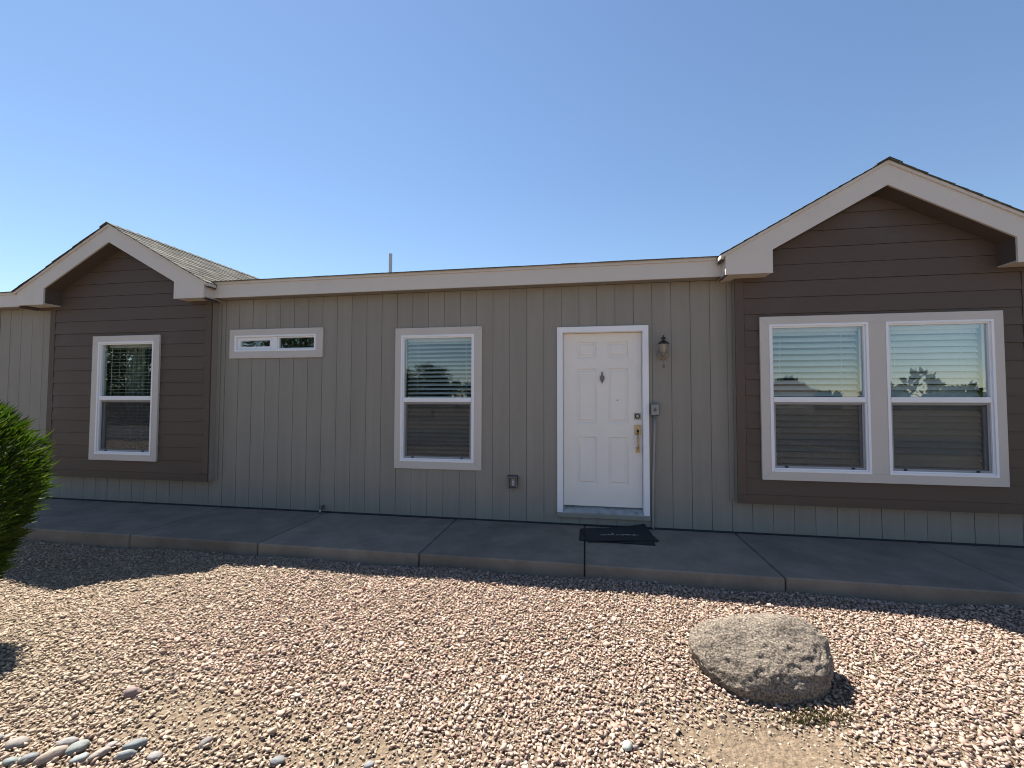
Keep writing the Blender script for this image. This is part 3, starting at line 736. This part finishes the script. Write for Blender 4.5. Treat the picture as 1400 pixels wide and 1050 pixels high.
# the word "welcome" in joined script strokes, laid on the mat
glyph = [
 [(0, .55), (.08, .6), (.12, .1), (.2, 0), (.3, .12), (.36, .55), (.4, .1), (.5, 0), (.6, .2), (.66, .58), (.72, .42)],
 [(.72, .42), (.82, .3), (1.0, .4), (1.0, .55), (.88, .6), (.80, .35), (.84, .05), (.98, 0), (1.12, .15)],
 [(1.12, .15), (1.3, .6), (1.36, 1.1), (1.28, 1.3), (1.2, 1.0), (1.22, .2), (1.32, 0), (1.42, .12)],
 [(1.85, .48), (1.76, .6), (1.62, .5), (1.58, .2), (1.68, 0), (1.86, .1), (1.95, .2)],
 [(2.2, .58), (2.04, .5), (2.0, .2), (2.12, 0), (2.28, .12), (2.32, .42), (2.2, .58), (2.4, .5)],
 [(2.4, .5), (2.5, .58), (2.52, 0), (2.54, .4), (2.66, .6), (2.72, .4), (2.73, 0), (2.76, .4), (2.88, .6), (2.95, .4), (2.96, .1), (3.05, 0), (3.14, .1)],
 [(3.14, .1), (3.22, .3), (3.42, .4), (3.42, .55), (3.30, .6), (3.22, .35), (3.26, .05), (3.4, 0), (3.6, .2), (3.8, .3)],
]
mb = MB()
for st in glyph:
    pts = []
    for (ax, az), (bx_, bz) in zip(st[:-1], st[1:]): pts += [(ax + (bx_ - ax) * k / 4, az + (bz - az) * k / 4) for k in range(4)]
    pts.append(st[-1]); hwid = .05
    P = []
    for i, (gx, gz_) in enumerate(pts):
        u = .22 + gx / 3.8 * .58; v = .38 + gz_ * .13
        p = bil(*hi, u, v); P.append((p.x, p.y, mat_z(u, v) + .0085))
    for p, q in zip(P[:-1], P[1:]):
        d = Vector((q[0] - p[0], q[1] - p[1], 0))
        if d.length < 1e-6: continue
        nn = Vector((-d.y, d.x, 0)).normalized() * .0032
        b = len(mb.v); mb.v += [(p[0] - nn.x, p[1] - nn.y, p[2]), (q[0] - nn.x, q[1] - nn.y, q[2]), (q[0] + nn.x, q[1] + nn.y, q[2]), (p[0] + nn.x, p[1] + nn.y, p[2])]
        mb.f.append((b, b + 1, b + 2, b + 3))
mb.build('lettering', MT['matink'], dm, fix=False)

# ------------------------------------------------------------------ stones
def ico(sub):
    bm = bmesh.new(); bmesh.ops.create_icosphere(bm, subdivisions=sub, radius=1)
    v = np.array([tuple(q.co) for q in bm.verts]); f = np.array([[q.index for q in p.verts] for p in bm.faces]); bm.free(); return v, f
# boulder
BC = Vector((3.293, -2.302, -.051))
v, f = ico(6)
out = []
for q in v:
    d = Vector(q)
    p = 2.645
    e = (abs(d.x) ** p + abs(d.y) ** p + abs(d.z) ** p) ** (-1 / p)
    s = d * e
    P = Vector((s.x * .362, s.y * .236, s.z * .148))                                # thick slab lying tilted towards the street
    P.x *= 1 + .176 * s.y
    fr = noise.noise(d * 2.1 + Vector((0, 7, 2)))
    nn = noise.noise(d * 1.4 + Vector((3.1, 0, 0))) * .014 + fr * .012 + noise.noise(d * 5) * .010 + noise.noise(d * 11) * .006 + noise.noise(d * 22) * .0038 + noise.noise(d * 48) * .0024
    cr = abs(noise.noise(d * 2.6 + Vector((9, 1, 4))))                              # shallow fractures
    nn -= .008 * max(0, 1 - cr / .05)
    P += d * nn
    out.append(tuple(P))
mb = MB(); mb.v = out; mb.f = [tuple(int(i) for i in t) for t in f]
bo = mb.build('boulder', MT['boulder'], None, smooth=True, fix=False); bo.location = BC; bo.matrix_world = Matrix.Translation(BC) @ Matrix.Rotation(-.105, 4, 'Y') @ Matrix.Rotation(.597, 4, 'X') @ Matrix.Rotation(.067, 4, 'Z')
tag(bo, 'big grey granite boulder lying on the pink gravel', 'boulder')

# gravel
def rock(k):                                        # angular chip: hull of a few random points
    bm = bmesh.new(); sx = RNG.uniform(.55, .88); sz = RNG.uniform(.30, .58)
    n = int(RNG.integers(8, 12))
    P = RNG.normal(0, 1, (n, 3)); P /= np.linalg.norm(P, axis=1)[:, None]
    P = np.sign(P) * np.abs(P) ** .7; P *= RNG.uniform(.70, 1.12, (n, 1)); P *= np.array([1, sx, sz])
    for q in P: bm.verts.new(q)
    r_ = bmesh.ops.convex_hull(bm, input=bm.verts); loose = [q for q in bm.verts if not q.link_faces]
    for q in loose: bm.verts.remove(q)
    bm.normal_update(); bm.verts.index_update()
    bmesh.ops.triangulate(bm, faces=bm.faces); bmesh.ops.recalc_face_normals(bm, faces=bm.faces)
    v = np.array([tuple(q.co) for q in bm.verts]); bm.verts.index_update(); f = np.array([[q.index for q in p.verts] for p in bm.faces]); bm.free()
    return v, f
protos = [rock(k) for k in range(40)]
def scatter(x0, x1, y0, y1, sp):
    gx, gy = np.meshgrid(np.arange(x0, x1, sp), np.arange(y0, y1, sp))
    gx = gx.ravel() + RNG.uniform(-.6, .6, gx.size) * sp; gy = gy.ravel() + RNG.uniform(-.6, .6, gy.size) * sp
    return gx, gy
def vnoise(x, y, s, o=0):
    return np.array([noise.noise((a * s + o, b * s - o, o * .7)) for a, b in zip(x, y)])
px_, py_ = scatter(-4.6, 7.6, -4.3, -1.185, .0172)
patch = vnoise(px_, py_, 1.1, 5.3) * .6 + vnoise(px_, py_, 3.2, 1.7) * .4
left = 1 - sstep(-2.2, .8, px_ - .5 * (py_ + 2.5))
bot = sstep(2.7, 3.35, -py_ + .22 * (px_ - .5) * -1)
bare = 1.25 * np.exp(-(((px_ - 3.12) / .40) ** 2 + ((py_ + 2.83) / .21) ** 2)) + .55 * np.exp(-(((px_ - 1.35) / .5) ** 2 + ((py_ + 3.2) / .1) ** 2)) + .5 * np.exp(-(((px_ - .35) / .28) ** 2 + ((py_ + 3.1) / .12) ** 2)) + .35 * np.exp(-(((px_ - 2.75) / .3) ** 2 + ((py_ + 1.5) / .05) ** 2))
far = (np.abs(px_ - 1.5) > 5.2)
keepp = np.clip(1.05 - .85 * bare - .95 * np.clip(patch - .08, 0, 1) * (left + bot + .12), 0, 1) * np.where(far, .6, 1)
inb = (((px_ - BC.x) / .32) ** 2 + ((py_ - BC.y) / .20) ** 2 < 1)
sel = (RNG.random(px_.size) < keepp) & ~inb
px_, py_, left, bot, bare, patch = [q[sel] for q in (px_, py_, left, bot, bare, patch)]
N = px_.size
big = RNG.random(N)
size = .0118 * np.exp(RNG.normal(0, .30, N)); size = np.clip(size, .005, .027) + np.where(big > .985, .006, 0)
size *= np.where(RNG.random(N) < bare, .7, 1)
pz_ = ground_z(px_, py_) + size * RNG.uniform(-.3, .5, N) - .006 * (left + bare) + .006
A = RNG.uniform(0, 2 * np.pi, N); tx = RNG.normal(0, .42, N); ty = RNG.normal(0, .42, N)
ca, sa, c1, s1, c2, s2 = np.cos(A), np.sin(A), np.cos(tx), np.sin(tx), np.cos(ty), np.sin(ty)
Z0 = np.zeros(N); O1 = np.ones(N)
Rz = np.stack([ca, -sa, Z0, sa, ca, Z0, Z0, Z0, O1], -1).reshape(-1, 3, 3)
Rx = np.stack([O1, Z0, Z0, Z0, c1, -s1, Z0, s1, c1], -1).reshape(-1, 3, 3)
Ry = np.stack([c2, Z0, s2, Z0, O1, Z0, -s2, Z0, c2], -1).reshape(-1, 3, 3)
Rm = Rz @ Rx @ Ry * size[:, None, None]
pid = RNG.integers(0, len(protos), N)
CV, CF, CI = [], [], []; off = 0
for k, (pvx, pfx) in enumerate(protos):
    ix = np.where(pid == k)[0]; n_ = len(ix)
    av = np.einsum('nij,kj->nki', Rm[ix], pvx) + np.stack([px_[ix], py_[ix], pz_[ix]], -1)[:, None, :]
    CV.append(av.reshape(-1, 3)); CF.append((pfx[None] + (off + np.arange(n_) * len(pvx))[:, None, None]).reshape(-1, 3)); CI.append(np.repeat(ix, len(pvx)))
    off += n_ * len(pvx)
CV = np.concatenate(CV); fi = np.concatenate(CF); CI = np.concatenate(CI)
me = bpy.data.meshes.new('gravel')
me.vertices.add(len(CV)); me.vertices.foreach_set('co', CV.astype(np.float32).ravel())
me.loops.add(fi.size); me.loops.foreach_set('vertex_index', fi.astype(np.int32).ravel())
me.polygons.add(len(fi)); me.polygons.foreach_set('loop_start', np.arange(0, fi.size, 3, dtype=np.int32)); me.polygons.foreach_set('loop_total', np.full(len(fi), 3, np.int32))
me.update(calc_edges=True)
pal = np.array([(.47, .36, .30), (.52, .42, .35), (.40, .29, .245), (.56, .48, .41), (.33, .25, .215), (.36, .31, .285), (.45, .31, .26), (.24, .18, .155), (.50, .44, .40)])
wt = np.array([.2, .18, .14, .12, .1, .08, .1, .04, .04])
pal = pal * np.array([.84, .775, .72])
cc = pal[RNG.choice(len(pal), N, p=wt / wt.sum())] * RNG.uniform(.86, 1.14, (N, 1))
tan = np.array([.335, .27, .19])
mixf = np.clip(.62 * left + .45 * bot + .6 * bare + .2 * np.clip(patch, 0, 1), 0, .8)[:, None]
cc = cc * (1 - mixf) + (tan * RNG.uniform(.72, 1.2, (N, 1))) * mixf
at = me.attributes.new('stone', 'FLOAT_COLOR', 'POINT')
at.data.foreach_set('color', np.concatenate([cc, np.ones((N, 1))], 1)[CI].astype(np.float32).ravel())
me.materials.append(MT['gravel'])
go = bpy.data.objects.new('gravel', me); COL.objects.link(go); go['kind'] = 'stuff'; go['label'] = 'pinkish tan crushed gravel covering the front yard'

# river cobbles at the lower left and odd stones in the gravel
cob = [  # x, y, long radius, width ratio, turn, colour, label
 (-.341, -3.387, .034, .6, .5, (.30, .31, .31), 'flat grey pebble nearest the left edge of the picture'),
 (-.209, -3.39, .046, .68, .35, (.36, .31, .27), 'rounded beige brown cobble just right of the flat grey edge pebble'),
 (-.112, -3.47, .030, .7, .4, (.27, .30, .28), 'greenish grey pebble at the bottom edge below the beige brown cobble'),
 (-.055, -3.445, .037, .62, .55, (.24, .25, .25), 'dark grey pebble between the greenish pebble and the long pinkish cobble'),
 (.030, -3.425, .058, .5, .75, (.43, .34, .27), 'long pinkish tan cobble lying tilted at the bottom edge'),
 (.010, -3.352, .041, .55, .4, (.38, .35, .33), 'pale mauve pebble just above the long pinkish cobble'),
 (.092, -3.372, .048, .64, .35, (.30, .32, .29), 'oval green grey cobble in the middle of the pebble row'),
 (.165, -3.415, .035, .75, .5, (.33, .35, .34), 'light blue grey pebble below the oval green cobble'),
 (.228, -3.385, .042, .45, .9, (.40, .33, .28), 'narrow brownish pebble standing on edge in the pebble row'),
 (.222, -3.332, .027, .8, .4, (.38, .33, .31), 'small round mauve pebble at the top of the pebble row'),
 (.330, -3.318, .048, .5, .5, (.22, .24, .245), 'dark slate grey cobble at the right end of the pebble row'),
 (.345, -3.368, .040, .4, .5, (.32, .34, .34), 'thin grey sliver of stone below the dark slate cobble'),
 (.472, -3.352, .030, .8, .2, (.36, .33, .31), 'greyish pink pebble just past the right end of the row'),
 (-.045, -3.066, .047, .62, .1, (.34, .25, .225), 'purplish brown wedge stone lying alone in the left gravel'),
 (.62, -3.248, .032, .6, 1.0, (.27, .24, .22), 'brown grey pebble leaning in the gravel right of the pebble row'),
 (1.0, -3.27, .034, .75, .3, (.27, .27, .27), 'smooth grey pebble alone at the bottom edge, left of centre'),
 (1.385, -3.205, .022, .8, .3, (.31, .32, .33), 'small blue grey pebble at the bottom edge near the centre'),
 (2.484, -2.94, .036, .75, 1.2, (.46, .50, .45), 'pale green white pebble left of the bare soil by the boulder'),
]
v3, f3 = ico(3)
for i, (x, y, r, wr, tn, col, lab) in enumerate(cob):
    mb = MB(); sh = Vector((i * 3.1, 0, 0))
    wedge = 'wedge' in lab
    for q in v3:
        d = Vector(q); k = 1 + .16 * noise.noise(d * 1.2 + sh) + .04 * noise.noise(d * 3 + sh)
        if wedge: k *= 1 - .25 * max(0, abs(d.x) - .3) * (d.z > 0)
        mb.v.append((d.x * k * r * .92, d.y * k * r * wr * .92, d.z * k * r * (.6 if wedge else .42)))
    mb.f = [tuple(int(t) for t in q) for q in f3]
    o = mb.build('river_cobble', mat('cobble_stone', tuple(c * .62 for c in col), .7, .12, 25, .15, 120, stain=tuple(c * .48 for c in col), stain_scale=14), None, smooth=True, fix=False)
    y -= .035 if y < -3.2 else 0
    o.location = (x, y, float(ground_z(x, y)) + .008 + r * .16); o.rotation_euler = (random.uniform(-.25, .25), random.uniform(-.2, .2), tn + .2)
    tag(o, lab, 'pebble', 'river pebbles among the gravel')
# moss and dry weeds at the foot of the boulder
mb = MB()
for k in range(420):
    x = random.gauss(3.42, .10); y = -2.60 + .12 * (x - 3.4) + random.gauss(0, .018); z = float(ground_z(x, y)) + random.uniform(.0, .035)
    a = random.uniform(0, 6.28); h = random.uniform(.008, .02); t = random.uniform(-.6, .6)
    dx, dy = math.cos(a) * .004, math.sin(a) * .004
    b = len(mb.v); mb.v += [(x - dx, y - dy, z), (x + dx, y + dy, z), (x + t * h, y - abs(t) * h, z + h)]; mb.f.append((b, b + 1, b + 2))
ms = mb.build('moss', MT['moss'], None, fix=False); ms['kind'] = 'stuff'; ms['label'] = 'yellow green moss and weeds under the boulder'

# ------------------------------------------------------------------ shrub
def foliage(mb_name, pts, parent, m, seed, length, width, up, tintlo=.6):
    """pts: list of (position, outward direction, length factor)"""
    rnd = random.Random(seed); V = []; Fc = []; T = []
    for p, d, lf in pts:
        dd = (d + Vector((rnd.gauss(0, .38), rnd.gauss(0, .38), up + rnd.gauss(0, .30)))).normalized()
        ln = length * lf * rnd.uniform(.6, 1.25); wd = width * rnd.uniform(.7, 1.3)
        sd = dd.cross(Vector((rnd.gauss(0, 1), rnd.gauss(0, 1), rnd.gauss(0, .4)))).normalized()
        nr = dd.cross(sd)
        q0 = p; q1 = p + dd * ln * .45 + nr * ln * .03; q2 = p + dd * ln - nr * ln * rnd.uniform(.0, .16)
        b = len(V); V += [tuple(q0 - sd * wd * .25), tuple(q0 + sd * wd * .25), tuple(q1 + sd * wd * .5), tuple(q1 - sd * wd * .5), tuple(q2)]
        Fc += [(b, b + 1, b + 2, b + 3), (b + 3, b + 2, b + 4)]
        t = rnd.uniform(tintlo, 1.35); tt = (t * rnd.uniform(.85, 1.2), t, t * rnd.uniform(.6, 1.1), 1)
        T += [tt] * 5
    me = bpy.data.meshes.new(mb_name); me.from_pydata(V, [], Fc)
    a = me.attributes.new('tint', 'FLOAT_COLOR', 'POINT'); a.data.foreach_set('color', np.array(T, np.float32).ravel())
    me.materials.append(m); o = bpy.data.objects.new(mb_name, me); COL.objects.link(o)
    if parent: o.parent = parent
    return o
SC = Vector((-1.90, -2.85, -.2))
shrub = thing('shrub', 'clipped green shrub with narrow leaves at the left edge of the picture', 'shrub', SC)
rnd = random.Random(5); pts = []
def shrub_r(d):
    return Vector((d.x * .43, d.y * .43, d.z * (.73 if d.z > 0 else .86)))
for k in range(9000):
    d = Vector((rnd.gauss(0, 1), rnd.gauss(0, 1), rnd.gauss(0, 1))).normalized()
    e = (abs(d.x) ** 2.7 + abs(d.y) ** 2.7 + abs(d.z) ** 2.7) ** (-1 / 2.7); s = d * e
    lump = 1 + .09 * noise.noise(d * 2.3) + .06 * noise.noise(d * 6)
    rad = lump * (1 - abs(rnd.gauss(0, .10)))
    p = shrub_r(s) * rad + Vector((0, 0, .84))
    if p.z < .02: continue
    taper = 1 - .80 * max(0, (.95 - p.z) / .95)
    p.x *= taper; p.y *= taper
    pts.append((p, Vector((d.x, d.y, d.z * .6)), 1.0))
foliage('foliage', pts, shrub, MT['leaf'], 3, .125, .0165, .45)
mb = MB()
for k in range(9):
    a = k * .7 + rnd.uniform(-.2, .2); r = rnd.uniform(.03, .10)
    mb.tube([(r * math.cos(a), r * math.sin(a), -.05), (r * 2 * math.cos(a), r * 2 * math.sin(a), .4), (r * 3.2 * math.cos(a + .2), r * 3.2 * math.sin(a + .2), 1.05)], [.018, .013, .006], 6)
mb.build('stem', MT['bark'], shrub)

# ------------------------------------------------------------------ across the street (seen in the window glass)
def tree(x, y, h, r, seed, label):
    t = thing('tree', label, 'tree', (x, y, -.13), 'trees across the street mirrored in the windows')
    rnd = random.Random(seed); mb = MB().tube([(0, 0, -.1), (.05, .03, h * .3), (.0, .1, h * .6)], [r * .09, r * .07, r * .04], 8)
    for k in range(7):
        a = k * .9 + rnd.uniform(-.3, .3); z = h * rnd.uniform(.3, .55)
        mb.tube([(.03, .03, z), (r * .5 * math.cos(a), r * .5 * math.sin(a), z + h * .22)], [r * .035, r * .012], 5)
    mb.build('trunk', MT['bark'], t)
    cl = [(Vector((rnd.gauss(0, .42) * r, rnd.gauss(0, .42) * r, h * rnd.uniform(.12 if h > 7 else .35, .88))), r * rnd.uniform(.25, .45)) for _ in range(28 if h > 7 else 18)]
    pts = []
    for k in range(int(4200 * max(1, (r / 2) ** 1.4))):
        c, q = rnd.choice(cl); d = Vector((rnd.gauss(0, 1), rnd.gauss(0, 1), rnd.gauss(0, 1))).normalized()
        pts.append((c + d * q * rnd.uniform(.5, 1), d, 1))
    foliage('crown', pts, t, MT['leaf_far'], seed, .26, .12, .1)
tree(-20, -25, 8.5, 4.2, 7, 'tall dense tree across the street mirrored in the small sliding window')
tree(-28, -20, 8.0, 4.6, 8, 'wide dark tree across the street mirrored in the left bay window')
tree(-37, -21, 8.5, 4.8, 9, 'farthest wide dark tree across the street in the left bay window reflection')
tree(-10.2, -29, 4.4, 1.9, 1, 'dark leafy tree across the street reflected in the window beside the door')
tree(-14.5, -31, 3.9, 2.0, 2, 'low dark tree left of the pale house across the street, seen in reflection')
tree(14, -33, 4.0, 1.8, 4, 'bushy tree across the street reflected low in the double window')
rnd = random.Random(77); pts = []
for k in range(95):
    cx_ = -150 + 3.6 * k + rnd.uniform(-2, 2); cy_ = -78 + rnd.uniform(-10, 10); hh = rnd.uniform(2.2, 6.5); ww = rnd.uniform(2, 4.2)
    for q in range(150):
        d = Vector((rnd.gauss(0, 1), rnd.gauss(0, 1), rnd.gauss(0, 1))).normalized() * rnd.uniform(.6, 1)
        pts.append((Vector((cx_ + d.x * ww, cy_ + d.y * ww, max(0, hh * .5 + d.z * hh * .5))), d, 1))
wd = foliage('distant_trees', pts, None, MT['leaf_far'], 78, 1.2, .8, .1); wd['kind'] = 'stuff'; wd['label'] = 'dark distant line of trees mirrored low in the windows'
nh = thing('house', 'pale low house across the street reflected low in the windows', 'house', (-3, -48, -.13))
MB().box(-9, 7, -8, 0, 0, 2.6).build('wall', MT['house_far'], nh)
MB().prism([(-9.5, 2.6), (7.5, 2.6), (5, 4.0), (-7, 4.0)], -8.5, .5).build('roof', MT['roof_far'], nh)
for x in (-6, -2, 3): MB().box(x, x + 1.4, -.02, .03, .9, 2.1).build('window', MT['window_far'], nh)
nh2 = thing('house', 'beige low house across the street reflected in the double window', 'house', (24, -58, -.13))
MB().box(-8, 8, -8, 0, 0, 2.6).build('wall', MT['house_far'], nh2)
MB().prism([(-8.5, 2.6), (8.5, 2.6), (6, 4.0), (-6, 4.0)], -8.5, .5).build('roof', MT['roof_far'], nh2)
for x in (-5, 0, 4): MB().box(x, x + 1.4, -.02, .03, .9, 2.1).build('window', MT['window_far'], nh2)
